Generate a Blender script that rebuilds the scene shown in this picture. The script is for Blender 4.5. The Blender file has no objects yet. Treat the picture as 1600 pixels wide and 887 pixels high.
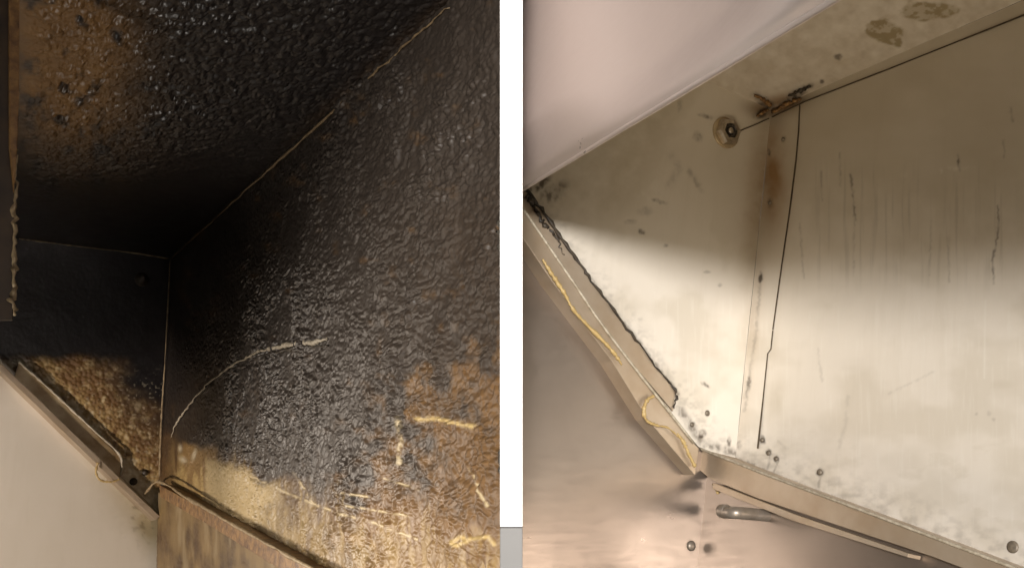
import bpy, math
import numpy as np
from mathutils import Matrix, Vector

# ------------------------------------------------------------------ camera, world, lamps
F = 1600.0                      # focal length in photo pixels (photo 1600 x 887)
PITCH = math.radians(15.4)
CAMLOC = np.array([0.0, 0.0, 1.5])
CP, SP = math.cos(PITCH), math.sin(PITCH)
MROT = np.array([[1, 0, 0], [0, -SP, -CP], [0, CP, -SP]])      # camera axes -> world axes


def W(p):
    return np.asarray(p, float) @ MROT.T + CAMLOC


sc = bpy.context.scene
COL = sc.collection
cam_d = bpy.data.cameras.new('camera')
cam = bpy.data.objects.new('camera', cam_d)
COL.objects.link(cam)
cam.location = Vector(CAMLOC)
cam.rotation_euler = (math.radians(90) + PITCH, 0, 0)
cam_d.sensor_width = 36
cam_d.lens = 36 * F / 1600
cam_d.clip_start = 0.01
cam_d.clip_end = 100
sc.camera = cam

world = bpy.data.worlds.new('World')
sc.world = world
world.use_nodes = True
bg = world.node_tree.nodes['Background']
bg.inputs[0].default_value = (1.0, 0.84, 0.64, 1)
bg.inputs[1].default_value = 0.095


def aim(o, target):
    d = Vector(W(target)) - o.location
    o.rotation_euler = d.to_track_quat('-Z', 'Y').to_euler()


def spot(name, loc, target, power, size, angle, blend, col):
    d = bpy.data.lights.new(name, 'SPOT')
    o = bpy.data.objects.new(name, d)
    COL.objects.link(o)
    o.location = Vector(W(loc))
    aim(o, target)
    d.energy = power
    d.shadow_soft_size = size
    d.spot_size = math.radians(angle)
    d.spot_blend = blend
    d.color = col
    return o


WARM = (1.0, 0.955, 0.905)
# lamp behind the camera that reaches the cleaned hood under its front skirt
spot('kitchen_lamp', (-0.05, 0.356, 1.5), (0.27, -0.07, -0.8), 335, 0.085, 21, 0.25, WARM)
# added soft warm fill, no real source, brightening the cleaned hood's shaded upper walls
spot('right_hood_fill', (-0.05, -0.75, 0.70), (0.29, 0.06, -0.75), 38, 0.25, 27, 0.7, (1.0, 0.82, 0.58))
# added spot, its cone shaped to light the dirty hood's lower end
spot('left_hood_fill', (-0.80, -0.30, 0.30), (-0.48, -0.325, -1.02), 76, 0.03, 21.5, 0.35, (1.0, 0.86, 0.74))
# added fill from the left that makes the sheen on the grease
spot('sheen_fill', (-0.72, -0.20, -0.76), (-0.12, -0.215, -0.78), 13.5, 0.06, 56, 1.0, (1.0, 0.87, 0.74))
spot('glint_fill', (-0.98, -0.26, -0.66), (-0.06, -0.235, -0.66), 30, 0.05, 21, 1.0, (1.0, 0.88, 0.74))  # added too, brightening the amber grease near the partition
# small added fill from below to put glints on the ceiling drops
spot('drop_glint_fill', (-0.42, -0.62, -0.15), (-0.25, 0.16, -0.72), 13, 0.03, 34, 0.9, (1.0, 0.93, 0.84))

sc.view_settings.view_transform = 'Standard'
sc.view_settings.look = 'None'
sc.view_settings.exposure = 0
sc.view_settings.gamma = 1
sc.cycles.use_denoising = True

# ------------------------------------------------------------------ geometry helpers


def ray(p):
    return np.array([(p[0] - 800) / F, -(p[1] - 443.5) / F, -1.0])


class Corner:
    """Three square sheets meeting in an inside corner: d1 along the back, d2 along the end, d3 down."""

    def __init__(s, c, p1, p2, p3, depth):
        r0 = ray(c); s.C = r0 * depth
        r0 = r0 / np.linalg.norm(r0)
        A = []
        for p in (p1, p2, p3):
            a = ray(p); a = a - r0 * (a @ r0); A.append(a / np.linalg.norm(a))
        c12, c13, c23 = -A[0] @ A[1], -A[0] @ A[2], -A[1] @ A[2]
        k = [math.sqrt(c12 * c13 / c23), math.sqrt(c12 * c23 / c13), math.sqrt(c13 * c23 / c12)]
        s.d1, s.d2, s.d3 = [(a - kk * r0) / np.linalg.norm(a - kk * r0) for a, kk in zip(A, k)]

    def plane(s, name, off=0.0):
        n, u, v = {'end': (s.d1, s.d2, s.d3), 'back': (s.d2, s.d1, s.d3), 'ceiling': (s.d3, s.d1, s.d2)}[name]
        return Plane(s.C + n * off, n, u, v)


class Plane:
    def __init__(s, o, n, u, v):
        s.o, s.n, s.u, s.v = o, n, u, v

    def hit(s, p):
        r = ray(p)
        return r * ((s.o @ s.n) / (r @ s.n))


def pix(P):
    return 800 + P[..., 0] / -P[..., 2] * F, 443.5 - P[..., 1] / -P[..., 2] * F


_rs = np.random.RandomState(7)
_tab = _rs.rand(8, 256, 256)


def vnoise(x, y, s=0):
    t = _tab[s % 8]
    xi = np.floor(x).astype(int); yi = np.floor(y).astype(int)
    fx = x - xi; fy = y - yi
    fx = fx * fx * (3 - 2 * fx); fy = fy * fy * (3 - 2 * fy)
    g = lambda a, b: t[a & 255, b & 255]
    return (g(xi, yi) * (1 - fx) + g(xi + 1, yi) * fx) * (1 - fy) + (g(xi, yi + 1) * (1 - fx) + g(xi + 1, yi + 1) * fx) * fy


def fbm(x, y, s=0, n=4):
    o = 0; a = 0.5; tot = 0
    for i in range(n):
        o = o + a * vnoise(x * 2 ** i + 17.3 * i, y * 2 ** i + 5.1 * i, s + i); tot += a; a *= 0.5
    return o / tot


def worley(x, y, s=0):
    xi = np.floor(x).astype(int); yi = np.floor(y).astype(int)
    best = np.full(x.shape, 9.0)
    for i in (-1, 0, 1):
        for j in (-1, 0, 1):
            a = (xi + i) & 255; b = (yi + j) & 255
            cx = xi + i + _tab[s % 8][a, b]; cy = yi + j + _tab[(s + 1) % 8][a, b]
            best = np.minimum(best, (x - cx) ** 2 + (y - cy) ** 2)
    return np.sqrt(best)


def drops(x, y, s=0, r=0.6):
    """scattered rounded drops of uneven height."""
    w = worley(x, y, s)
    return np.sqrt(np.clip(1 - (w / r) ** 2, 0, 1)) * (0.25 + 0.75 * np.clip((vnoise(x * .8, y * .8, s + 2) - .22) * 2.2, 0, 1))


def ss(a, b, x):
    t = np.clip((x - a) / (b - a), 0, 1)
    return t * t * (3 - 2 * t)


def blob(X, Y, cx, cy, rx, ry, ang=0):
    c, s = math.cos(math.radians(ang)), math.sin(math.radians(ang))
    dx, dy = X - cx, Y - cy
    u, v = (dx * c + dy * s) / rx, (-dx * s + dy * c) / ry
    return np.exp(-(u * u + v * v))


def line(X, Y, pts, w):
    best = np.full(X.shape, 1e9)
    for (ax, ay), (bx, by) in zip(pts[:-1], pts[1:]):
        ex, ey = bx - ax, by - ay
        t = np.clip(((X - ax) * ex + (Y - ay) * ey) / (ex * ex + ey * ey), 0, 1)
        best = np.minimum(best, np.hypot(X - ax - t * ex, Y - ay - t * ey))
    return np.exp(-(best / w) ** 2)


def sdist(X, Y, a, b):
    """signed pixel distance to the line a-b (positive to its right when y points down)."""
    ex, ey = b[0] - a[0], b[1] - a[1]
    return (-(X - a[0]) * ey + (Y - a[1]) * ex) / math.hypot(ex, ey)


def link(name, me, mat, parent=None, origin=None):
    o = bpy.data.objects.new(name, me)
    COL.objects.link(o)
    if mat is not None:
        me.materials.append(mat)
    if parent is not None:
        o.parent = parent
    elif origin is not None:
        o.location = Vector(origin)
    return o


def base_of(parent, origin):
    if parent is not None:
        b = np.array(parent.location)
        p = parent.parent
        while p is not None:
            b = b + np.array(p.location); p = p.parent
        return b
    return np.zeros(3) if origin is None else np.asarray(origin)


def raw(name, V, faces, mat, parent=None, origin=None, smooth=False, bevel=0.0):
    Wv = W(np.asarray(V)) - base_of(parent, origin)
    me = bpy.data.meshes.new(name)
    me.from_pydata([tuple(v) for v in Wv], [], faces)
    me.update()
    if smooth:
        me.polygons.foreach_set('use_smooth', [True] * len(me.polygons))
    o = link(name, me, mat, parent, origin)
    if bevel:
        m = o.modifiers.new('bevel', 'BEVEL'); m.width = bevel; m.segments = 2; m.limit_method = 'ANGLE'
    return o


def prism(name, px, plane, thick, mat, parent=None, origin=None, bevel=0.0004):
    """plate with the outline px on the plane's front, its body going back by thick along the normal."""
    P = np.array([plane.hit(p) for p in px])
    n = len(px)
    Q = P - plane.n * thick
    V = np.vstack([P, Q])
    faces = [list(range(n)), list(range(2 * n - 1, n - 1, -1))]
    faces += [[(i + 1) % n, i, n + i, n + (i + 1) % n] for i in range(n)]
    o = raw(name, V, faces, mat, parent, origin, bevel=bevel)
    import bmesh
    bm = bmesh.new(); bm.from_mesh(o.data)
    bmesh.ops.recalc_face_normals(bm, faces=bm.faces); bm.to_mesh(o.data); bm.free()
    return o


def patch(name, quad, plane, nu, nv, mat, parent=None, origin=None, fn=None, thick=0.0):
    """sheet on the plane between four pixel corners; fn(U,V,X,Y)->(height, masks[4])."""
    c = [plane.hit(p) for p in quad]
    s, t = np.meshgrid(np.linspace(0, 1, nu), np.linspace(0, 1, nv))
    s = s[..., None]; t = t[..., None]
    P = c[0] * (1 - s) * (1 - t) + c[1] * s * (1 - t) + c[2] * s * t + c[3] * (1 - s) * t
    X, Y = pix(P)
    U = (P - plane.o) @ plane.u; V = (P - plane.o) @ plane.v
    masks = None
    if fn is not None:
        h, masks = fn(U, V, X, Y)
        P = P + plane.n * np.asarray(h)[..., None] if np.ndim(h) else P
    Wv = (W(P.reshape(-1, 3)) - base_of(parent, origin)).astype(np.float32)
    me = bpy.data.meshes.new(name)
    me.vertices.add(nu * nv)
    me.vertices.foreach_set('co', Wv.ravel())
    idx = np.arange(nu * nv).reshape(nv, nu)
    q = np.stack([idx[:-1, :-1], idx[:-1, 1:], idx[1:, 1:], idx[1:, :-1]], -1).reshape(-1, 4)
    e1 = c[1] - c[0]; e2 = c[3] - c[0]
    if np.cross(e1, e2) @ plane.n < 0:
        q = q[:, ::-1]
    nf = len(q)
    me.loops.add(nf * 4); me.loops.foreach_set('vertex_index', np.ascontiguousarray(q).ravel().astype(np.int32))
    me.polygons.add(nf)
    me.polygons.foreach_set('loop_start', np.arange(0, nf * 4, 4, dtype=np.int32))
    me.update(calc_edges=True)
    me.polygons.foreach_set('use_smooth', np.ones(nf, bool))
    if masks is not None:
        a = me.attributes.new('masks', 'FLOAT_COLOR', 'POINT')
        arr = np.ones((nu * nv, 4), np.float32)
        for i, m in enumerate(masks):
            arr[:, i] = np.clip(np.broadcast_to(m, X.shape), 0, 1).ravel()
        a.data.foreach_set('color', arr.ravel())
    uv = me.attributes.new('sheet', 'FLOAT_VECTOR', 'POINT')
    arr = np.zeros((nu * nv, 3), np.float32); arr[:, 0] = U.ravel(); arr[:, 1] = V.ravel()
    uv.data.foreach_set('vector', arr.ravel())
    o = link(name, me, mat, parent, origin)
    if thick:
        m = o.modifiers.new('sheet', 'SOLIDIFY'); m.thickness = thick; m.offset = -1
    return o


def tube(name, pts, r, mat, parent=None, origin=None, sides=8, wob=0.0, seed=0, flat=1.0):
    """round strand through 3d camera-space points; r may vary along it."""
    pts = np.asarray(pts, float)
    # resample (Catmull-Rom)
    out = []
    n = len(pts)
    ext = np.vstack([2 * pts[0] - pts[1], pts, 2 * pts[-1] - pts[-2]])
    R = np.interp(np.linspace(0, n - 1, (n - 1) * 8 + 1), range(n), np.broadcast_to(r, n))
    for i in range(n - 1):
        p0, p1, p2, p3 = ext[i:i + 4]
        for k in range(8):
            t = k / 8
            out.append(0.5 * (2 * p1 + (p2 - p0) * t + (2 * p0 - 5 * p1 + 4 * p2 - p3) * t * t + (3 * p1 - p0 - 3 * p2 + p3) * t ** 3))
    out.append(pts[-1]); out = np.array(out)
    rs = np.random.RandomState(seed)
    if wob:
        out = out + rs.randn(*out.shape) * wob
        R = R * (1 + 0.35 * rs.randn(len(R)).clip(-1.5, 1.5))
    V = []; faces = []
    up = np.array([0.3, 0.5, 0.8])
    for i, p in enumerate(out):
        d = out[min(i + 1, len(out) - 1)] - out[max(i - 1, 0)]; d /= np.linalg.norm(d)
        a = np.cross(d, up); a /= np.linalg.norm(a); b = np.cross(d, a)
        for k in range(sides):
            an = 2 * math.pi * k / sides
            V.append(p + R[i] * (a * math.cos(an) + b * math.sin(an) * flat))
    m = len(out)
    for i in range(m - 1):
        for k in range(sides):
            k2 = (k + 1) % sides
            faces.append([i * sides + k, i * sides + k2, (i + 1) * sides + k2, (i + 1) * sides + k])
    faces.append(list(range(sides))[::-1]); faces.append([(m - 1) * sides + k for k in range(sides)])
    return raw(name, V, faces, mat, parent, origin, smooth=True)


def lathe(name, centre, plane, prof, mat, parent=None, origin=None, sides=20, smooth=True, rot=0.0):
    """turned piece on a plane: prof = [(radius, height over the plane)...]."""
    V = []; faces = []
    for (r, h) in prof:
        for k in range(sides):
            a = 2 * math.pi * k / sides + rot
            V.append(centre + plane.n * h + r * (plane.u * math.cos(a) + plane.v * math.sin(a)))
    for i in range(len(prof) - 1):
        for k in range(sides):
            k2 = (k + 1) % sides
            faces.append([i * sides + k, i * sides + k2, (i + 1) * sides + k2, (i + 1) * sides + k])
    faces.append([(len(prof) - 1) * sides + k for k in range(sides)])
    o = raw(name, V, faces, mat, parent, origin, smooth=False)
    import bmesh
    bm = bmesh.new(); bm.from_mesh(o.data)
    bmesh.ops.recalc_face_normals(bm, faces=bm.faces); bm.to_mesh(o.data); bm.free()
    if smooth:
        o.data.polygons.foreach_set('use_smooth', [True] * len(o.data.polygons))
    return o


def thing(name, label, cat, at, group=None):
    o = bpy.data.objects.new(name, None)
    COL.objects.link(o)
    o.location = Vector(W(at)); o.empty_display_size = 0.05
    o['label'] = label; o['category'] = cat
    if group: o['group'] = group
    return o


def tag(o, label, cat, group=None):
    o['label'] = label; o['category'] = cat
    if group: o['group'] = group
    return o

# ------------------------------------------------------------------ materials


class NT:
    def __init__(s, name):
        s.m = bpy.data.materials.new(name); s.m.use_nodes = True
        s.t = s.m.node_tree; s.b = s.t.nodes['Principled BSDF']

    def node(s, typ, **kw):
        n = s.t.nodes.new(typ)
        for k, v in kw.items():
            if k.startswith('i_'):
                key = k[2:]
                n.inputs[int(key) if key.isdigit() else key].default_value = v
            else:
                setattr(n, k, v)
        return n

    def lk(s, a, b):
        s.t.links.new(a, b)

    def mix(s, fac, a, b):
        n = s.node('ShaderNodeMix', data_type='RGBA')
        for sock, v in ((n.inputs[0], fac), (n.inputs[6], a), (n.inputs[7], b)):
            if hasattr(v, 'is_linked'): s.lk(v, sock)
            else: sock.default_value = v if not isinstance(v, tuple) else (*v, 1)
        return n.outputs[2]

    def math(s, op, a, b=0.0, clamp=False):
        n = s.node('ShaderNodeMath', operation=op, use_clamp=clamp)
        for sock, v in ((n.inputs[0], a), (n.inputs[1], b)):
            if hasattr(v, 'is_linked'): s.lk(v, sock)
            else: sock.default_value = v
        return n.outputs[0]

    def noise(s, scale, detail=4, rough=0.55, vec=None, sx=None):
        n = s.node('ShaderNodeTexNoise', i_Scale=scale, i_Detail=detail, i_Roughness=rough)
        if vec is None:
            vec = s.node('ShaderNodeTexCoord').outputs['Object']
        if sx is not None:
            mp = s.node('ShaderNodeMapping'); mp.inputs['Scale'].default_value = sx
            s.lk(vec, mp.inputs['Vector']); vec = mp.outputs[0]
        s.lk(vec, n.inputs['Vector'])
        return n.outputs['Fac']

    def ramp(s, fac, a, b):
        n = s.node('ShaderNodeMapRange', clamp=True)
        n.inputs[1].default_value = a; n.inputs[2].default_value = b
        s.lk(fac, n.inputs[0]); return n.outputs[0]

    def bump(s, h, strength, dist):
        n = s.node('ShaderNodeBump', i_Strength=strength, i_Distance=dist)
        s.lk(h, n.inputs['Height']); s.lk(n.outputs[0], s.b.inputs['Normal'])

    def masks(s):
        a = s.node('ShaderNodeAttribute', attribute_name='masks')
        sp = s.node('ShaderNodeSeparateColor'); s.lk(a.outputs['Color'], sp.inputs[0])
        s.alpha = a.outputs['Alpha']
        return sp.outputs[0], sp.outputs[1], sp.outputs[2]

    def sheet(s):
        return s.node('ShaderNodeAttribute', attribute_name='sheet').outputs['Vector']


def mat_grease():
    n = NT('baked_grease')
    r, g, b = n.masks()
    sh = n.sheet()
    v = n.noise(55, 5, 0.6, sh)
    fine = n.noise(420, 3, 0.6, sh)
    amber = n.mix(v, (0.21, 0.115, 0.040), (0.085, 0.042, 0.016))
    black = n.mix(fine, (0.017, 0.013, 0.010), (0.055, 0.041, 0.031))
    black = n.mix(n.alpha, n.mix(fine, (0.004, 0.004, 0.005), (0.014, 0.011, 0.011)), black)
    film = n.mix(g, black, amber)
    yel = n.mix(v, (0.56, 0.42, 0.19), (0.38, 0.26, 0.095))
    film2 = n.mix(r, yel, film)
    steel = n.mix(v, (0.66, 0.62, 0.50), (0.52, 0.45, 0.30))
    n.lk(n.mix(b, film2, steel), n.b.inputs['Base Color'])
    n.lk(n.math('ADD', n.math('MULTIPLY', n.noise(70, 4, 0.6, sh), 0.26), n.math('ADD', n.math('MULTIPLY', n.alpha, 0.20), 0.20)), n.b.inputs['Roughness'])
    n.b.inputs['Specular IOR Level'].default_value = 0.55
    h = n.math('ADD', fine, n.noise(900, 2, 0.5, sh))
    n.bump(h, 0.10, 0.0006)
    return n.m


def mat_clean():
    n = NT('cleaned_steel')
    r, g, b = n.masks()
    sh = n.sheet()
    v = n.noise(14, 6, 0.62, sh)
    streak = n.noise(60, 5, 0.6, sh, (1, 0.10, 1))
    base = n.mix(v, (0.76, 0.71, 0.635), (0.69, 0.64, 0.565))
    base = n.mix(n.math('MULTIPLY', n.ramp(streak, 0.52, 0.80), 0.16), base, (0.46, 0.40, 0.30))
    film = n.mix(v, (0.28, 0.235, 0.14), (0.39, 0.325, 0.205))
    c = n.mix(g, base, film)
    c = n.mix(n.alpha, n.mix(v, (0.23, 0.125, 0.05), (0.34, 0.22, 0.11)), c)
    c = n.mix(b, c, (0.82, 0.80, 0.74))
    c = n.mix(r, c, (0.050, 0.034, 0.021))
    n.lk(c, n.b.inputs['Base Color'])
    n.b.inputs['Metallic'].default_value = 0.25
    n.lk(n.math('ADD', n.math('MULTIPLY', v, 0.25), 0.32), n.b.inputs['Roughness'])
    gr = n.math('ADD', n.noise(120, 4, 0.6, sh, (1, 0.3, 1)), n.math('MULTIPLY', n.noise(700, 3, 0.6, sh, (0.06, 1, 1)), 0.35))
    n.bump(gr, 0.20, 0.0006)
    return n.m


def mat_steel(name, col, col2, rough, metal=0.9, stretch=(1, 1, 1), scale=30):
    n = NT(name)
    v = n.noise(4, 4, 0.5)
    br = n.noise(scale, 4, 0.6, None, stretch)
    n.lk(n.mix(v, col, col2), n.b.inputs['Base Color'])
    n.b.inputs['Metallic'].default_value = metal
    sm = n.ramp(n.noise(11, 6, 0.65), 0.35, 0.7)
    n.lk(n.math('ADD', n.math('ADD', n.math('MULTIPLY', br, 0.20), n.math('MULTIPLY', sm, 0.16)), rough - 0.16), n.b.inputs['Roughness'])
    n.bump(br, 0.04, 0.0005)
    return n.m


def mat_plain(name, col, col2, rough, scale=80, metal=0.0, bump=0.2, dist=0.0006):
    n = NT(name)
    v = n.noise(scale, 4, 0.6)
    n.lk(n.mix(n.ramp(v, 0.3, 0.7), col, col2), n.b.inputs['Base Color'])
    n.b.inputs['Roughness'].default_value = rough
    n.b.inputs['Metallic'].default_value = metal
    n.bump(v, bump, dist)
    return n.m


GREASE = mat_grease()
CLEAN = mat_clean()
SKIRT = mat_steel('skirt_steel', (0.68, 0.60, 0.565), (0.60, 0.52, 0.485), 0.36, 0.65, (1, 1, 12), 40)
WALLST = mat_steel('wall_steel', (0.35, 0.31, 0.28), (0.25, 0.20, 0.16), 0.36, 0.85, (1, 1, 8), 30)
WALLST2 = mat_steel('pale_wall_steel', (0.78, 0.72, 0.64), (0.70, 0.62, 0.52), 0.45, 0.35, (1, 1, 8), 30)
RIM = mat_plain('rim_steel', (0.50, 0.42, 0.33), (0.38, 0.29, 0.20), 0.42, 18, 0.6, 0.05)
BURNT = mat_plain('burnt_sheet', (0.018, 0.012, 0.008), (0.06, 0.036, 0.017), 0.5, 50, 0.0, 0.3)
SPOT = mat_plain('grimy_rivet', (0.11, 0.09, 0.068), (0.24, 0.20, 0.15), 0.5, 200, 0.3, 0.1)
RIMD = mat_plain('greasy_rim', (0.46, 0.37, 0.24), (0.22, 0.14, 0.06), 0.4, 40, 0.4, 0.15)
DULLBEAD = mat_plain('dull_brown_bead', (0.22, 0.155, 0.085), (0.07, 0.045, 0.022), 0.5, 220, 0, 0.4)
DULL = mat_plain('dull_steel', (0.34, 0.30, 0.26), (0.20, 0.165, 0.13), 0.42, 60, 0.6, 0.1)
CRUST = mat_plain('black_crust', (0.010, 0.008, 0.007), (0.05, 0.035, 0.02), 0.5, 300, 0, 0.6, 0.001)
RUST = mat_plain('brown_crust', (0.30, 0.17, 0.06), (0.08, 0.035, 0.015), 0.45, 160, 0, 0.6, 0.001)
CAULK = mat_plain('pale_sealant', (0.42, 0.33, 0.20), (0.16, 0.11, 0.06), 0.5, 200, 0, 0.4, 0.0006)
PEEL = mat_plain('peeled_edge', (0.50, 0.45, 0.36), (0.24, 0.20, 0.14), 0.55, 260, 0, 0.4, 0.0006)
CORD = mat_plain('yellow_strand', (0.48, 0.35, 0.15), (0.34, 0.235, 0.09), 0.45, 150, 0, 0.2)
NUT = mat_plain('nut_steel', (0.62, 0.57, 0.50), (0.36, 0.31, 0.25), 0.28, 200, 1.0, 0.1)
SOCK = mat_plain('dark_socket', (0.02, 0.017, 0.015), (0.05, 0.04, 0.03), 0.3, 200, 0.3, 0.2)
SEAM = mat_plain('seam_gap', (0.04, 0.028, 0.016), (0.09, 0.065, 0.035), 0.7, 150, 0, 0.2)
WHITE = mat_plain('white_paint', (0.86, 0.86, 0.86), (0.82, 0.82, 0.82), 0.6, 20, 0, 0.03)
GREY = mat_plain('grey_paint', (0.20, 0.20, 0.20), (0.18, 0.18, 0.18), 0.6, 20, 0, 0.03)

# ------------------------------------------------------------------ the greasy hood (before)
K = Corner((265, 402), (660, 40), (28, 372), (248, 745), 1.2)
CE, EN, BK = K.plane('ceiling'), K.plane('end'), K.plane('back')
hoodA = thing('exhaust_hood', 'exhaust hood corner caked in black baked grease, left of the white partition',
              'exhaust hood', EN.hit((248, 748)), 'exhaust hood corners')


def f_backA(U, V, X, Y):
    # flow-warped lumps
    wx = U + 0.005 * (fbm(U * 60, V * 60, 1) - .5) * 2
    wy = V + 0.005 * (fbm(U * 60, V * 60, 3) - .5) * 2
    big = 0.8 * drops(wx * 165, wy * 240, 2) + 0.55 * drops(wx * 290 + 9, wy * 380 + 3, 5, .66)
    med = fbm(wx * 420, wy * 520, 4, 2)
    rip = fbm(wx * 75, wy * 150, 5, 3)
    low = fbm(U * 14, V * 14, 2)
    far = ss(280, 520, X + (Y - 450) * 0.25)                 # thicker towards the near end
    clot = fbm(U * 30, V * 26, 6, 3)
    thick = np.clip(0.12 + 0.88 * far, 0, 1) * (0.4 + 0.9 * low) * (0.6 + 0.7 * ss(.32, .68, clot))
    # scraped lower band
    dB = sdist(X, Y, (248, 745), (790, 905))                # negative above the lower edge
    nz = fbm(X / 38, Y / 38, 6)
    sx = fbm(X / 60, Y / 9, 1)
    scr = ss(-60, -8, dB + (nz - .5) * 80 + (vnoise(X / 4, Y / 60, 3) - .5) * 60) * ss(255, 290, X) * (0.35 + 0.65 * ss(.25, .7, fbm(X / 9, Y / 30, 5)))
    clean = ss(-58, -36, dB + (nz - .5) * 44) * ss(318, 326, X + (nz - .5) * 8) * (1 - ss(395, 470, X + (nz - .5) * 60))
    tan = ss(284, 290, X + (nz - .5) * 14) * (1 - ss(335, 345, X + (nz - .5) * 10)) * ss(684, 700, Y - (X - 285) * 0.05 + (nz - .5) * 26)
    warm = ss(0.20, 0.95, ss(540, 860, X + (Y - 560) * 0.5) * ss(450, 640, Y) + (fbm(X / 24, Y / 24, 4, 5) - .5) * 1.5)
    warm2 = 0.12 * ss(520, 760, X) * ss(200, 420, Y) * nz
    strokes = np.maximum.reduce([
        line(X, Y, [(400, 745), (450, 770), (505, 792)], 2.2), line(X, Y, [(462, 738), (490, 785)], 2.0),
        line(X, Y, [(626, 655), (634, 690), (630, 722)], 3.5), line(X, Y, [(505, 792), (600, 820), (655, 842)], 2.0),
        line(X, Y, [(552, 790), (640, 805)], 1.6), line(X, Y, [(545, 770), (582, 776)], 1.6),
        line(X, Y, [(600, 745), (660, 765)], 1.2), line(X, Y, [(740, 730), (768, 790)], 1.4)]) * (0.15 + 1.1 * ss(.3, .7, vnoise(X / 6, Y / 6, 2)))
    yel = np.maximum.reduce([
        line(X, Y, [(660, 655), (690, 654), (708, 660), (745, 666)], 3.6) * ss(0.2, 0.45, vnoise(X / 9, Y / 4, 5)),
        line(X, Y, [(712, 846), (728, 838), (738, 844), (722, 852), (712, 848)], 3.5),
        line(X, Y, [(738, 842), (768, 838), (776, 850)], 3.2)])
    spots = 0
    for (cx, cy, rx, ry, a) in [(287, 718, 6, 4, 30), (305, 710, 3, 9, 20), (282, 700, 3, 5, 0)]:
        spots = np.maximum(spots, blob(X, Y, cx, cy, rx, ry, a))
    bare = np.clip(np.maximum.reduce([scr * (0.8 - 0.4 * ss(400, 520, X)), tan * 0.22, yel, strokes * 0.7]), 0, 1)
    h = thick * (0.0021 * big * (0.4 + low) + 0.0007 * med + 0.0022 * rip) + thick * 0.0012 * clot * (1 - 0.8 * np.maximum(clean, tan * .9)) * (1 - 0.55 * scr)
    h = h - 0.0004 * strokes + 0.0004 * yel
    R = 1 - np.maximum(bare, clean) 
    G = np.clip(np.maximum(warm, warm2) * (0.55 + 0.6 * med) + 0.6 * ss(-75, -30, dB + (nz - .5) * 60) + 0.8 * tan, 0, 1)
    B = np.clip(clean * 0.25 + spots * 0.7 + strokes * 0.35, 0, 1)
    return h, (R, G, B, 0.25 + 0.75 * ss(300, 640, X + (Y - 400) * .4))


patch('back_panel', [(265, 402), (789, -78), (789, 1055), (247.8, 749)], BK, 820, 640, GREASE, hoodA, fn=f_backA)


def f_ceilA(U, V, X, Y):
    wx = U + 0.004 * (fbm(U * 60, V * 60, 1) - .5) * 2
    wy = V + 0.004 * (fbm(U * 60, V * 60, 3) - .5) * 2
    dr = 0.8 * drops(wx * 150, wy * 150, 3) + 0.6 * drops(wx * 270 + 4, wy * 270, 6, .64)
    med = 1 - worley(wx * 260, wy * 260, 5)
    low = fbm(U * 16, V * 16, 4)
    near = ss(330, 160, Y + (X - 200) * 0.10 + (low - .5) * 120) * ss(20, 90, X)
    fine = ss(220, 420, X)
    h = near * (0.0036 * dr * (1 - 0.45 * fine) + 0.0004 * med) * (0.5 + low)
    G = blob(X, Y, 100, 80, 95, 130) * ss(0.30, 0.62, fbm(X / 26, Y / 26, 2) + 0.12) * 2.0 * (0.5 + 0.6 * low)
    G = G + 0.25 * ss(30, -10, np.abs(sdist(X, Y, (265, 402), (660, 40)))) * ss(380, 520, X) * fbm(X / 12, Y / 12, 5)
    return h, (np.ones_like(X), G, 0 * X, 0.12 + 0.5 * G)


patch('ceiling_panel', [(265, 402), (-225, 340), (-225, -60), (783, -73)], CE, 600, 480, GREASE, hoodA, fn=f_ceilA)


def f_endA(U, V, X, Y):
    low = fbm(X / 40, Y / 40, 2); sp = fbm(X / 9, Y / 9, 4, 5)
    d = sdist(X, Y, (0, 540), (262, 800))                  # negative above the rim line
    edge = ss(-118, -40, d + (low - .5) * 60 - 26 * ss(90, 0, X)) * ss(546, 566, Y - X * 0.04 + (low - .5) * 20)
    G = edge
    R = 1 - edge * np.clip(ss(0.40, 0.80, sp + 0.40 * ss(-60, -5, d) - 0.05), 0, 1) * 0.5
    crust = blob(X, Y, 30, 570, 40, 12, 45)
    R = np.clip(R + crust, 0, 1); G = G * (1 - 0.8 * crust)
    B = 0.4 * edge * ss(0.60, 0.85, sp + 0.25 * ss(-40, 0, d)) + 0.5 * ss(-14, -4, d) * ss(100, 160, X)
    B = B + 0.25 * ss(0.80, 0.84, vnoise(X / 3, Y / 3, 6)) * ss(560, 620, Y)
    h = 0.0013 * (1 - worley(U * 230, V * 230, 3)) * (0.06 + edge) + 0.0006 * low
    return h, (R, G, np.clip(B, 0, 1), 0.6 * edge)


patch('end_panel', [(265, 402), (-225, 340), (-225, 390), (247.8, 830)], EN, 380, 320, GREASE, hoodA, fn=f_endA)

# edge beads of hardened grease along the folds
P = lambda pl, pts: [pl.hit(p) for p in pts]
BK2, EN2, CE2 = K.plane('back', .0030), K.plane('end', .0012), K.plane('ceiling', .0012)
tube('seam_bead', [p + K.d3 * .003 for p in P(BK2, [(268, 399), (330, 343), (400, 279), (470, 216), (540, 150), (600, 95), (655, 45), (700, 4)])],
     [.0004, .0006, .0008, .0010, .0010, .0009, .0006, .0004], DULLBEAD, hoodA, wob=.0005, seed=1)
tube('seam_bead', P(EN2, [(264, 404), (200, 394), (130, 386), (70, 378), (30, 373)]), .0006, CAULK, hoodA, wob=.0001, seed=2)
tube('seam_bead', P(BK2, [(266, 405), (262, 480), (258, 560), (254, 620), (251, 680), (249, 745)]),
     [.0004, .0005, .0006, .0008, .0011, .0011], CAULK, hoodA, wob=.0001, seed=3)
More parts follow.
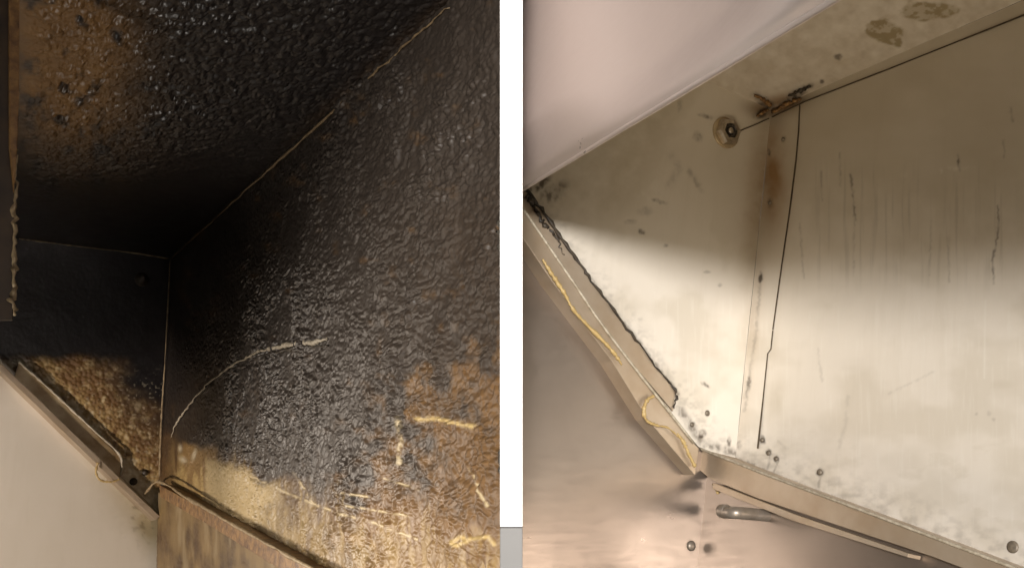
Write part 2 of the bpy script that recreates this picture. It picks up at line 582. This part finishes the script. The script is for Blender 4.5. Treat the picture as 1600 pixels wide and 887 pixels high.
# the split in the grease skin
BK4 = K.plane('back', .0022)
tube('grease_split', P(BK4, [(268, 682), (275, 662), (290, 640), (318, 606), (350, 580), (385, 558), (410, 548), (440, 541), (470, 536), (495, 534), (511, 528)]),
     [.0004, .0008, .0009, .0009, .0010, .0012, .0016, .0018, .0020, .0017, .0008], PEEL, hoodA, wob=.0005, seed=5)
tube('split_painted_shadow', P(K.plane('back', .0022), [(395, 560), (430, 551), (452, 546), (480, 542), (512, 541)]),  # dark strand modelled in place of the shadow under the split
     [.0006, .0012, .0018, .0014, .0008], CRUST, hoodA, wob=.0003, seed=6)

# vertical flange at the far left with a rusty crust on its edge
EN5 = K.plane('end', .56)
prism('side_flange', [(-16, -60), (14, -60), (15, 230), (22, 300), (21, 430), (20, 500), (-16, 500)], EN5, .002, BURNT, hoodA)
prism('flange_return', [(14, -60), (31, -60), (30, 150), (27, 236), (22, 300), (15, 230)], K.plane('end', .563), .004, RUST, hoodA)
tube('flange_crust', P(K.plane('end', .561), [(26, 235), (25, 280), (23, 330), (24, 380), (22, 430), (21, 470), (23, 492)]),
     [.0005, .0009, .0011, .0009, .0012, .0013, .0006], CAULK, hoodA, wob=.0006, seed=8)

# gutter plate and rims
EN3 = K.plane('end', .010)
gp = prism('gutter_plate', [(30, 566), (108, 637), (187, 712), (190, 744), (178, 748), (100, 672), (20, 594)], EN3, .002, RIMD, hoodA)
tube('plate_edge', P(K.plane('end', .0108), [(30, 565), (70, 601), (108, 636), (150, 675), (187, 711), (190, 744)]), .0011, PEEL, hoodA, wob=.0002, seed=9)
EN7 = K.plane('end', .022)
prism('rim', [(-225, 348), (121, 682), (217, 775), (250, 806), (243, 812), (212, 783), (116, 691), (-225, 360)], EN7, .024, RIM, hoodA)
BK7 = K.plane('back', .016)
prism('rim', [(249, 757), (330, 801), (420, 852), (560, 930), (700, 1009), (700, 1036), (560, 957), (420, 878), (330, 822), (250, 776)], BK7, .018, RUST, hoodA)
tube('rim_lip', P(K.plane('back', .0175), [(226, 772), (248, 752), (290, 776), (330, 799), (420, 850), (560, 928), (700, 1007)]), .0014, CAULK, hoodA, wob=.0002, seed=11)
for (x, y, r) in [(208, 752, .0042), (226, 738, .0035)]:
    lathe('rivet', EN.hit((x, y)), EN, [(r, 0), (r, .002), (r * .6, .0036), (r * .1, .004)], CRUST, hoodA, sides=12)
lathe('bolt', EN.hit((221, 437)), EN, [(.008, 0), (.008, .003), (.005, .0032), (.005, .006), (.001, .0065)], CRUST, hoodA, sides=14)

# steel wall under the greasy hood
SW = K.plane('end', .004)


def f_wallA(U, V, X, Y):
    nz = fbm(X / 25, Y / 25, 3)
    d = sdist(X, Y, (5, 565), (247, 803))
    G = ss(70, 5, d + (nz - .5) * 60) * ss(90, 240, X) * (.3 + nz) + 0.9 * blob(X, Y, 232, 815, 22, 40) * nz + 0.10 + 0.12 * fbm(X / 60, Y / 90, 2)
    return 0.002 * np.sin(U * 9), (0.5 * ss(.6, .75, fbm(X / 8, Y / 8, 2)) * blob(X, Y, 225, 800, 30, 40), G, 0 * X)


wallA = patch('steel_wall', [(-420, 152), (320, 871), (320, 980), (-420, 980)], SW, 240, 120, CLEAN, None, W(SW.hit((120, 860))), fn=f_wallA, thick=.0015)
SWD = K.plane('back', .003)


def f_wallA2(U, V, X, Y):
    nz = fbm(X / 30, Y / 40, 5); st = fbm(X / 6, Y / 60, 2, 3)
    bare = ss(.35, .75, st * .6 + nz * .6)
    return 0.0007 * drops(U * 240, V * 240, 4) * (1 - bare), (1 - .30 * bare, .3 + .4 * nz, .15 * ss(.6, .8, st))



wallA2 = patch('steel_wall', [(247, 768), (790, 1074), (790, 1240), (243, 1000)], SWD, 260, 160, GREASE, None, W(SWD.hit((400, 930))), fn=f_wallA2, thick=.0015)
tag(wallA2, 'gold streaked greasy steel sheet under the lower back edge of the greasy hood', 'wall', 'steel wall sheets')
tag(wallA, 'pale smooth steel wall sheet below the greasy hood rim', 'wall', 'steel wall sheets')
c1 = tube('sealant_strand', P(K.plane('end', .026), [(153, 722), (150, 738), (158, 750), (176, 752), (186, 748)]), .0011, CORD, None,
          W(K.plane('end', .026).hit((160, 750))), wob=.0001, seed=3)
tag(c1, 'small curled strand hanging on the rim of the greasy hood', 'strand', 'sealant strands')

# ------------------------------------------------------------------ the cleaned hood (after)
Q = Corner((1205, 172), (1560, 17), (1095, 122), (1150, 700), 1.0)
CE_, EN_, BK_ = Q.plane('ceiling'), Q.plane('end'), Q.plane('back')
hoodB = thing('exhaust_hood', 'cleaned pale steel exhaust hood corner with front skirt, right of the white partition',
              'exhaust hood', EN_.hit((1150, 703)), 'exhaust hood corners')


def stains(X, Y, blobs, lines):
    j = (vnoise(X / 4, Y / 4, 1) - .5) * 2.6; k = (vnoise(X / 4, Y / 4, 3) - .5) * 2.6
    X2, Y2 = X + j, Y + k
    brk = 0.45 + 0.75 * ss(.3, .65, fbm(X / 6, Y / 9, 4, 3))
    m = np.zeros_like(X)
    for (x, y, rx, ry, a, s) in blobs:
        m = np.maximum(m, 0.85 * s * brk * ss(0.10, 0.85, blob(X2, Y2, x, y, rx, ry, a)))
    for (pts, w, s) in lines:
        m = np.maximum(m, 0.72 * s * brk * line(X2, Y2, pts, w * 1.15))
    return m


def f_backB(U, V, X, Y):
    low = fbm(X / 90, Y / 60, 3); nz = fbm(X / 22, Y / 30, 5)
    vst = fbm(X / 5.0, Y / 110, 2, 3)
    R = stains(X, Y,
               [(1224, 218, 4, 6, 0, .9), (1202, 238, 3.5, 6, 0, .8), (1203, 317, 4.5, 9, 0, .9), (1188, 434, 4, 9, 5, .9),
                (1191, 687, 5, 7, 0, .8), (1201, 707, 5, 6, 0, .85), (1213, 716, 5, 7, 0, .85), (1281, 737, 7, 7, 0, .8), (1583, 854, 9, 9, 0, .95),
                (1170, 597, 4, 12, 8, .7), (1155, 695, 4, 8, 0, .7), (1192, 178, 14, 8, -20, .85), (1235, 158, 20, 7, -20, .85),
                (1545, 645, 4, 4, 0, .2), (1553, 655, 4, 3, 0, .25), (1526, 646, 3, 3, 0, .2)],
               [([(1203, 714), (1199, 733)], 2.5, .6), ([(1213, 722), (1209, 738)], 2.2, .6), ([(1281, 742), (1279, 760)], 2.5, .5),
                ([(1329, 273), (1333, 310), (1336, 344)], 1.7, .65), ([(1497, 243), (1499, 265)], 2.0, .85), ([(1335, 345), (1333, 430)], 1.4, .28),
                ([(1559, 322), (1561, 357), (1551, 407), (1553, 442)], 1.6, .7), ([(1282, 268), (1284, 312)], 1.6, .4),
                ([(1312, 240), (1313, 290)], 1.5, .35), ([(1250, 350), (1256, 435)], 1.5, .25), ([(1455, 345), (1452, 430)], 1.5, .25),
                ([(1481, 370), (1483, 440)], 1.5, .25), ([(1579, 170), (1583, 190)], 2, .4), ([(1568, 220), (1570, 245)], 1.8, .35),
                ([(1188, 445), (1181, 520), (1170, 600), (1163, 640)], 2.2, .35), ([(1170, 597), (1164, 622)], 2.5, .6),
                ([(1095, 702), (1140, 716), (1190, 733)], 5, .9), ([(1190, 733), (1300, 777), (1420, 824), (1540, 868)], 3, .55),
                ([(1278, 545), (1282, 570), (1285, 595)], 1.8, .18), ([(1325, 620), (1322, 660), (1310, 700)], 3, .15),
                ([(1390, 615), (1440, 590), (1460, 580)], 2, .15), ([(1215, 690), (1228, 700)], 3, .2)])
    rim = np.abs(sdist(X, Y, (1090, 697), (1523, 861)))
    grime = ss(75, 0, rim) * ss(0.30, 0.85, fbm(X / 12, Y / 9, 6, 5)) * 0.30
    R = np.maximum(R, grime)
    R = np.maximum(R, 0.15 * ss(0.55, 0.85, vst) * ss(230, 300, Y) * ss(470, 400, Y) * ss(1240, 1300, X) * (1 - ss(1560, 1600, X)))
    lw = fbm(X / 28, Y / 12, 4)
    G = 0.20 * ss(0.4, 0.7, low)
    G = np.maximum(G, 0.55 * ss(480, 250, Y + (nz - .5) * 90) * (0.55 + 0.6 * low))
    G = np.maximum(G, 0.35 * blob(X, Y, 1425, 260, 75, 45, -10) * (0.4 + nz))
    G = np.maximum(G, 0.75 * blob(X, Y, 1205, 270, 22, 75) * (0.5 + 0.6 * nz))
    G = np.maximum(G, 0.30 * blob(X, Y, 1560, 600, 48, 14) * ss(0.35, .5, nz))
    G = np.maximum(G, 0.22 * ss(0.45, 0.80, fbm(X / 34, Y / 20, 4, 5)) * ss(560, 760, Y) )
    G = np.maximum(G, 0.25 * blob(X, Y, 1215, 625, 18, 40, 15) * nz * 1.5)
    B = np.maximum.reduce([line(X, Y, [(1540, 470), (1538, 590)], 1.5) * .3, line(X, Y, [(1152, 455), (1148, 500)], 1.6) * .8,
                           0.5 * blob(X, Y, 1460, 268, 45, 4, -8) * ss(.4, .6, nz), 0.14 * ss(.62, .85, fbm(X / 3, Y / 45, 1, 2)) * ss(430, 500, Y)])
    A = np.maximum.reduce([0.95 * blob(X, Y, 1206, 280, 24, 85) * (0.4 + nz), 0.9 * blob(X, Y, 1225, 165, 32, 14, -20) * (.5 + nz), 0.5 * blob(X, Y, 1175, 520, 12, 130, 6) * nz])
    return 0.0016 * (fbm(U * 12, V * 12, 3) - .5), (R, G, B, 1 - np.clip(A, 0, 1))


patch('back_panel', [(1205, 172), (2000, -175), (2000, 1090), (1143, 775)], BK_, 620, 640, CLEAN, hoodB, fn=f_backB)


def f_endB(U, V, X, Y):
    low = fbm(X / 60, Y / 60, 5); nz = fbm(X / 16, Y / 16, 2)
    R = stains(X, Y,
               [(1102, 182, 11, 4, 15, .75), (1090, 214, 8, 8, 0, .5), (1030, 315, 12, 3.5, 15, .6), (1003, 362, 6, 4, 30, .85), (1040, 384, 4, 3, 0, .5),
                (1008, 330, 12, 8, 0, .25), (985, 347, 10, 4, 0, .3), (1081, 663, 6, 6, 0, .8), (1105, 645, 5, 5, 0, .75), (1096, 678, 7, 9, 20, .95),
                (1102, 601, 8, 3, 35, .8), (1139, 689, 4, 9, 0, .8), (1155, 695, 4, 8, 0, .8), (865, 300, 26, 14, -30, .75), (842, 288, 22, 10, -35, .9),
                (1062, 165, 5, 12, 10, .25), (1190, 178, 14, 7, -20, .8), (1105, 425, 6, 3, 0, .3), (1125, 445, 4, 3, 0, .3), (980, 480, 6, 4, 0, .2), (1000, 500, 5, 5, 0, .2)],
               [([(1077, 268), (1086, 282), (1095, 297)], 3.5, .4), ([(1180, 149), (1205, 163)], 4, .8), ([(1030, 560), (1060, 620)], 5, .3),
                ([(1050, 245), (1062, 262), (1045, 290)], 5, .22), ([(822, 300), (924, 440), (1058, 614)], 3.5, .8), ([(1062, 640), (1098, 692), (1150, 708)], 6, .85)])
    R = np.maximum(R, 0.28 * ss(40, 0, np.abs(sdist(X, Y, (924, 439), (1055, 612)))) * ss(0.35, 0.85, fbm(X / 9, Y / 7, 3, 5)))
    G = 0.22 * ss(.4, .7, low)
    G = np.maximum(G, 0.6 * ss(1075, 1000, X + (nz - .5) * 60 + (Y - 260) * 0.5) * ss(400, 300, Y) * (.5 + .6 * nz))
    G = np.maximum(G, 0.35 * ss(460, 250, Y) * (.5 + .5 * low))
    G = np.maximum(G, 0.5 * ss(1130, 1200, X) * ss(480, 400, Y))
    B = 0.15 * ss(.65, .85, fbm(X / 3, Y / 40, 1, 2)) * ss(430, 480, Y)
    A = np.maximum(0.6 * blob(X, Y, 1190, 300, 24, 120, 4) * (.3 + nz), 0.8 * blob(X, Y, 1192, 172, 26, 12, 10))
    return 0.0014 * (fbm(U * 12, V * 12, 1) - .5), (R, G, B, 1 - np.clip(A, 0, 1))


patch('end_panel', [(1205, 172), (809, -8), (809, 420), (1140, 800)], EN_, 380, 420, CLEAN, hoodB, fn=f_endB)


def f_ceilB(U, V, X, Y):
    nz = fbm(X / 18, Y / 14, 2)
    R = stains(X, Y, [(1310, 89, 7, 5, 0, .7), (1284, 128, 4, 3, 0, .8), (1240, 150, 22, 6, -22, .85), (1195, 166, 16, 6, 15, .8)],
               [([(1250, 142), (1268, 134)], 3, .85), ([(1178, 148), (1206, 164)], 4, .8)])
    G = np.maximum.reduce([1.0 * ss(.2, .5, blob(X + (nz - .5) * 30, Y + (nz - .5) * 20, 1383, 50, 30, 17, 15)),
                           1.0 * ss(.2, .5, blob(X + (nz - .5) * 30, Y + (nz - .5) * 10, 1450, 18, 46, 14)), 0.30 * nz])
    G = G * (0.55 + 0.6 * ss(.35, .6, fbm(X / 9, Y / 7, 6)))
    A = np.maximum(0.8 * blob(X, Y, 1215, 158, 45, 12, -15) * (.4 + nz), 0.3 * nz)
    return 0.0006 * (nz - .5), (R, G, 0 * X, 1 - np.clip(A, 0, 1))


patch('ceiling_panel', [(1205, 172), (2000, -175), (1700, -330), (880, 24)], CE_, 380, 220, CLEAN, hoodB, fn=f_ceilB)


def strip(px, w):
    """outline of a narrow strip round a pixel polyline."""
    px = np.array(px, float); d = np.gradient(px, axis=0); d /= np.linalg.norm(d, axis=1)[:, None]
    nrm = np.stack([-d[:, 1], d[:, 0]], 1) * w / 2
    return [tuple(p) for p in np.vstack([px + nrm, (px - nrm)[::-1]])]


BS, ES = Q.plane('back', .0010), Q.plane('end', .0010)
prism('seam', strip([(1249, 164), (1247, 205), (1243, 250), (1233, 330), (1220, 420), (1207, 515)], 0.9), BS, .0016, SEAM, hoodB, bevel=0)
prism('seam', strip([(1207, 516), (1204, 545), (1199, 552), (1192, 620), (1183, 700)], 0.75), BS, .0016, SEAM, hoodB, bevel=0)
prism('seam', strip([(2000, -135), (1660, -1), (1590, 27), (1500, 63), (1400, 103), (1320, 134), (1256, 159), (1206, 183)], 1.2), BS, .0016, SEAM, hoodB, bevel=0)
prism('seam', strip([(1202, 185), (1180, 195), (1150, 207)], 1.6), ES, .0016, SEAM, hoodB, bevel=0)
# lumps of burnt residue in the top corner
tube('residue', P(Q.plane('back', .003), [(1207, 176), (1222, 168), (1238, 160), (1253, 154)]), [.001, .0016, .0018, .001], RUST, hoodB, wob=.0008, seed=21)
tube('residue', P(Q.plane('ceiling', .002), [(1180, 149), (1192, 156), (1204, 164)]), [.0012, .002, .0018], RUST, hoodB, wob=.0004, seed=22)
tube('residue', P(Q.plane('ceiling', .002), [(1232, 150), (1250, 142), (1266, 135)]), [.001, .0018, .0008], CRUST, hoodB, wob=.0004, seed=23)
tube('residue', P(Q.plane('end', .003), [(1184, 180), (1194, 176), (1203, 172)]), [.001, .0015, .0012], RUST, hoodB, wob=.0008, seed=24)
# rivets
for i, (x, y, pl) in enumerate([(1081, 663, EN_), (1105, 645, EN_), (1191, 687, BK_), (1201, 707, BK_), (1213, 716, BK_), (1281, 737, BK_), (1583, 854, BK_), (1224, 218, BK_), (1203, 317, BK_)]):
    r = (.0022, .0025, .0019, .0023, .0021, .0026, .0040, .0019, .0020)[i]
    lathe('rivet', pl.hit((x, y)), pl, [(r, 0), (r, .0006), (r * .7, .0014), (r * .1, .0017)], SPOT, hoodB, sides=14)
# hexagonal nut with a dark socket
bc = EN_.hit((1133, 208))
nut = lathe('nut', bc, EN_, [(.0135, 0), (.0135, .006), (.0122, .0085), (.0078, .0088), (.0070, .0045), (.0005, .0040)], NUT, hoodB, sides=6, smooth=False, rot=.3)
sock = lathe('washer', bc, EN_, [(.0152, 0), (.0152, .0016), (.0140, .0022)], RIMD, hoodB, sides=28)
lathe('socket', bc, EN_, [(.0068, .004), (.0066, .0075), (.0050, .0080), (.0046, .0060), (.0004, .0062)], SOCK, hoodB, sides=20)
lathe('stud', bc, EN_, [(.0030, .0062), (.0029, .0088), (.0020, .0094), (.0002, .0095)], NUT, hoodB, sides=14)

# front skirt: its lower edge is what shades the upper walls
p1, p2, p3 = EN_.hit((860, 350)), EN_.hit((1175, 457)), BK_.hit((1590, 462))
ns = np.cross(p1 - p2, p3 - p2); ns /= np.linalg.norm(ns)
SH = Plane(p2, ns, Q.d1, Q.d2)
E0, E1 = SH.hit((809, 297)), SH.hit((1265, 15))
edir = (E1 - E0) / np.linalg.norm(E1 - E0)
E2 = E1 + edir * 0.78
upv = np.array([0.0, 0.97, -0.22])
up_ = upv - edir * (upv @ edir); up_ /= np.linalg.norm(up_)
nsk = np.cross(edir, up_); nsk /= np.linalg.norm(nsk)
if nsk @ (-E0) < 0: nsk = -nsk


def skirt():
    nu, nv = 120, 60
    L = np.linalg.norm(E2 - E0); H = 0.42
    V = []; faces = []
    for j in range(nv):
        for i in range(nu):
            s = i / (nu - 1); t = (j / (nv - 1)) ** 1.8
            p = E0 + edir * L * s + up_ * H * t
            sl, tl = L * s, H * t
            b = -0.015 * math.tanh((sl - 0.20 + 0.45 * tl) / 0.045) + 0.0015 * math.sin(sl * 31 + tl * 20)   # bent to place the highlight and darker right side; slight oil-canning
            b += 0.35 * min(max(sl - 0.20, 0), 0.26) ** 2
            b *= min(1, t * 14)
            hem = 0.0035 * math.exp(-(t * H / 0.004) ** 2)
            V.append(p + nsk * (b - hem))
    for j in range(nv - 1):
        for i in range(nu - 1):
            a = j * nu + i
            faces.append([a, a + 1, a + nu + 1, a + nu])
    o = raw('front_skirt', V, faces, SKIRT, hoodB, smooth=True)
    me = o.data
    if Vector(MROT @ nsk).dot(me.polygons[nu * 20].normal) < 0:
        me.flip_normals()
    m = o.modifiers.new('sheet', 'SOLIDIFY'); m.thickness = 0.0015; m.offset = -1
    return o


sk = skirt()
tube('skirt_hem', [E0 - nsk * .003, (E0 + E1) / 2 - nsk * .003, E1 - nsk * .003, E2 - nsk * .003], .0013, SKIRT, hoodB, sides=12)

# gutter plate, rims
gpB = prism('gutter_plate', [(813, 282), (924, 439), (1055, 612), (1052, 642), (954, 528), (894, 441), (813, 322)], Q.plane('end', .008), .002, RIM, hoodB)
tube('sealant', P(Q.plane('end', .009), [(820, 292), (850, 333), (895, 397), (924, 437), (980, 512), (1030, 578), (1056, 611), (1053, 638)]),
     [.002, .0016, .0013, .001, .0009, .0008, .0010, .0009], CRUST, gpB, wob=.0005, seed=31)
tube('sealant', P(Q.plane('end', .0085), [(822, 308), (834, 322), (848, 346), (866, 368), (880, 398)]),
     [.0026, .0012, .0020, .0009, .0004], CRUST, gpB, wob=.0009, seed=32)
prism('rim', [(809, 314), (894, 438), (954, 525), (1084, 692), (1092, 700), (1086, 742), (1012, 655), (956, 564), (863, 440), (809, 360)], Q.plane('end', .02), .020, RIM, hoodB)
tube('rim_lip', P(Q.plane('end', .021), [(809, 314), (894, 438), (954, 525), (1084, 692)]), .0011, PEEL, hoodB)
prism('rim', [(1089, 699), (1198, 743), (1356, 802), (1523, 866), (1660, 918), (2000, 1047), (2000, 1085), (1660, 945), (1457, 869), (1320, 824), (1183, 778), (1110, 748), (1092, 733)], Q.plane('back', .042), .044, RIM, hoodB)
tube('rim_lip', P(Q.plane('back', .043), [(1088, 698), (1198, 741), (1356, 800), (1523, 863), (1660, 915), (2000, 1044)]), .0011, PEEL, hoodB)

# steel wall sheets under the cleaned hood
SWB = Q.plane('end', .006)
wl = patch('steel_wall', [(809, 345), (1150, 770), (1120, 960), (809, 960)], SWB, 60, 60, WALLST, None, W(SWB.hit((960, 880))),
           fn=lambda U, V, X, Y: (0.0030 * np.sin(U * 11 + V * 7) + 0.002 * np.sin(V * 17), (0 * X, 0 * X, 0 * X)), thick=.0015)
tag(wl, 'brownish smooth steel wall sheet below the cleaned hood rim, right of the white partition', 'wall', 'steel wall sheets')
SWC = Q.plane('back', .034)
wr = patch('steel_wall', [(1090, 725), (2000, 1070), (2000, 1250), (1060, 980)], SWC, 60, 40, WALLST, None, W(SWC.hit((1250, 900))),
           fn=lambda U, V, X, Y: (0.002 * np.sin(U * 15), (0 * X, 0 * X, 0 * X)), thick=.0015)
tag(wr, 'narrow dark steel wall sheet below the cleaned hood at the bottom right', 'wall', 'steel wall sheets')
# pale rail and round pipe end below the back rim
PL = Q.plane('back', .070)
rail = prism('rail', [(1114, 753), (1240, 802), (1420, 864), (1418, 870), (1236, 812), (1113, 763)], Q.plane('back', .046), .012, RIM, None, W(PL.hit((1180, 790))))
tag(rail, 'thin pale metal rail running under the rim of the cleaned hood', 'rail')
pipe = thing('pipe', 'short round steel pipe end below the rim of the cleaned hood', 'pipe', PL.hit((1190, 805)))
tube('tube_body', [PL.hit((1132, 800)), PL.hit((1150, 800.5)), Q.plane('back', .050).hit((1180, 803)), Q.plane('back', .026).hit((1212, 806))], [.0047, .0047, .0047, .0047], DULL, pipe, sides=20)
tube('end_ring', P(PL, [(1126, 798), (1130, 798), (1136, 798.4)]), [.0049, .0054, .0052], DULL, pipe, sides=20)

# yellow strands of sealant hanging along the rim
S1 = Q.plane('end', .024)


def strand(pts, r, label, seed):
    o = tube('sealant_strand', P(S1, pts), r, CORD, None, W(S1.hit(pts[len(pts) // 2])), wob=.00012, seed=seed)
    return tag(o, label, 'strand', 'sealant strands')


strand([(848, 405), (862, 428), (882, 458), (896, 484), (918, 508), (945, 535), (960, 552), (972, 570)],
       [.0008, .0016, .0017, .0013, .0015, .0017, .0019, .0006], 'long yellow strand lying along the rim of the cleaned hood', 41)
strand([(1022, 618), (1012, 624), (1006, 640), (1010, 656), (1026, 664), (1044, 668), (1060, 682)],
       [.0012, .0014, .0016, .0013, .0009, .0008, .0006], 'looped yellow strand hanging off the rim of the cleaned hood', 42)
strand([(1058, 676), (1068, 690), (1076, 708), (1086, 728)], [.0006, .0014, .0016, .0012],
       'short yellow strand at the rim corner of the cleaned hood', 43)
strand([(1114, 756), (1122, 770), (1130, 782), (1138, 792)], [.0006, .0012, .0013, .0008],
       'short yellow strand above the round pipe end', 44)
bolt = lathe('bolt', SWB.hit((1079, 852)), SWB, [(.0044, 0), (.0044, .0016), (.0030, .0030), (.0005, .0034)], DULL, None, W(SWB.hit((1079, 852))), sides=14)
tag(bolt, 'small shiny bolt head on the brown steel wall at the bottom', 'bolt')

# ------------------------------------------------------------------ the white partition between the two hoods
part = thing('partition', 'thin white upright partition between the two hoods', 'partition', (0, -0.16, -0.5))


def box(name, x0, x1, y0, y1, z0, z1, mat, parent):
    V = [(x, y, z) for x in (x0, x1) for y in (y0, y1) for z in (z0, z1)]
    o = raw(name, V, [[0, 1, 3, 2], [4, 6, 7, 5], [0, 4, 5, 1], [2, 3, 7, 6], [0, 2, 6, 4], [1, 5, 7, 3]], mat, parent, bevel=.0004)
    return o


box('panel', -.0059, .0052, -.1185, .30, -1.25, -.5, WHITE, part)
box('base_trim', -.0059, .0052, -.30, -.1190, -1.25, -.5, GREY, part)
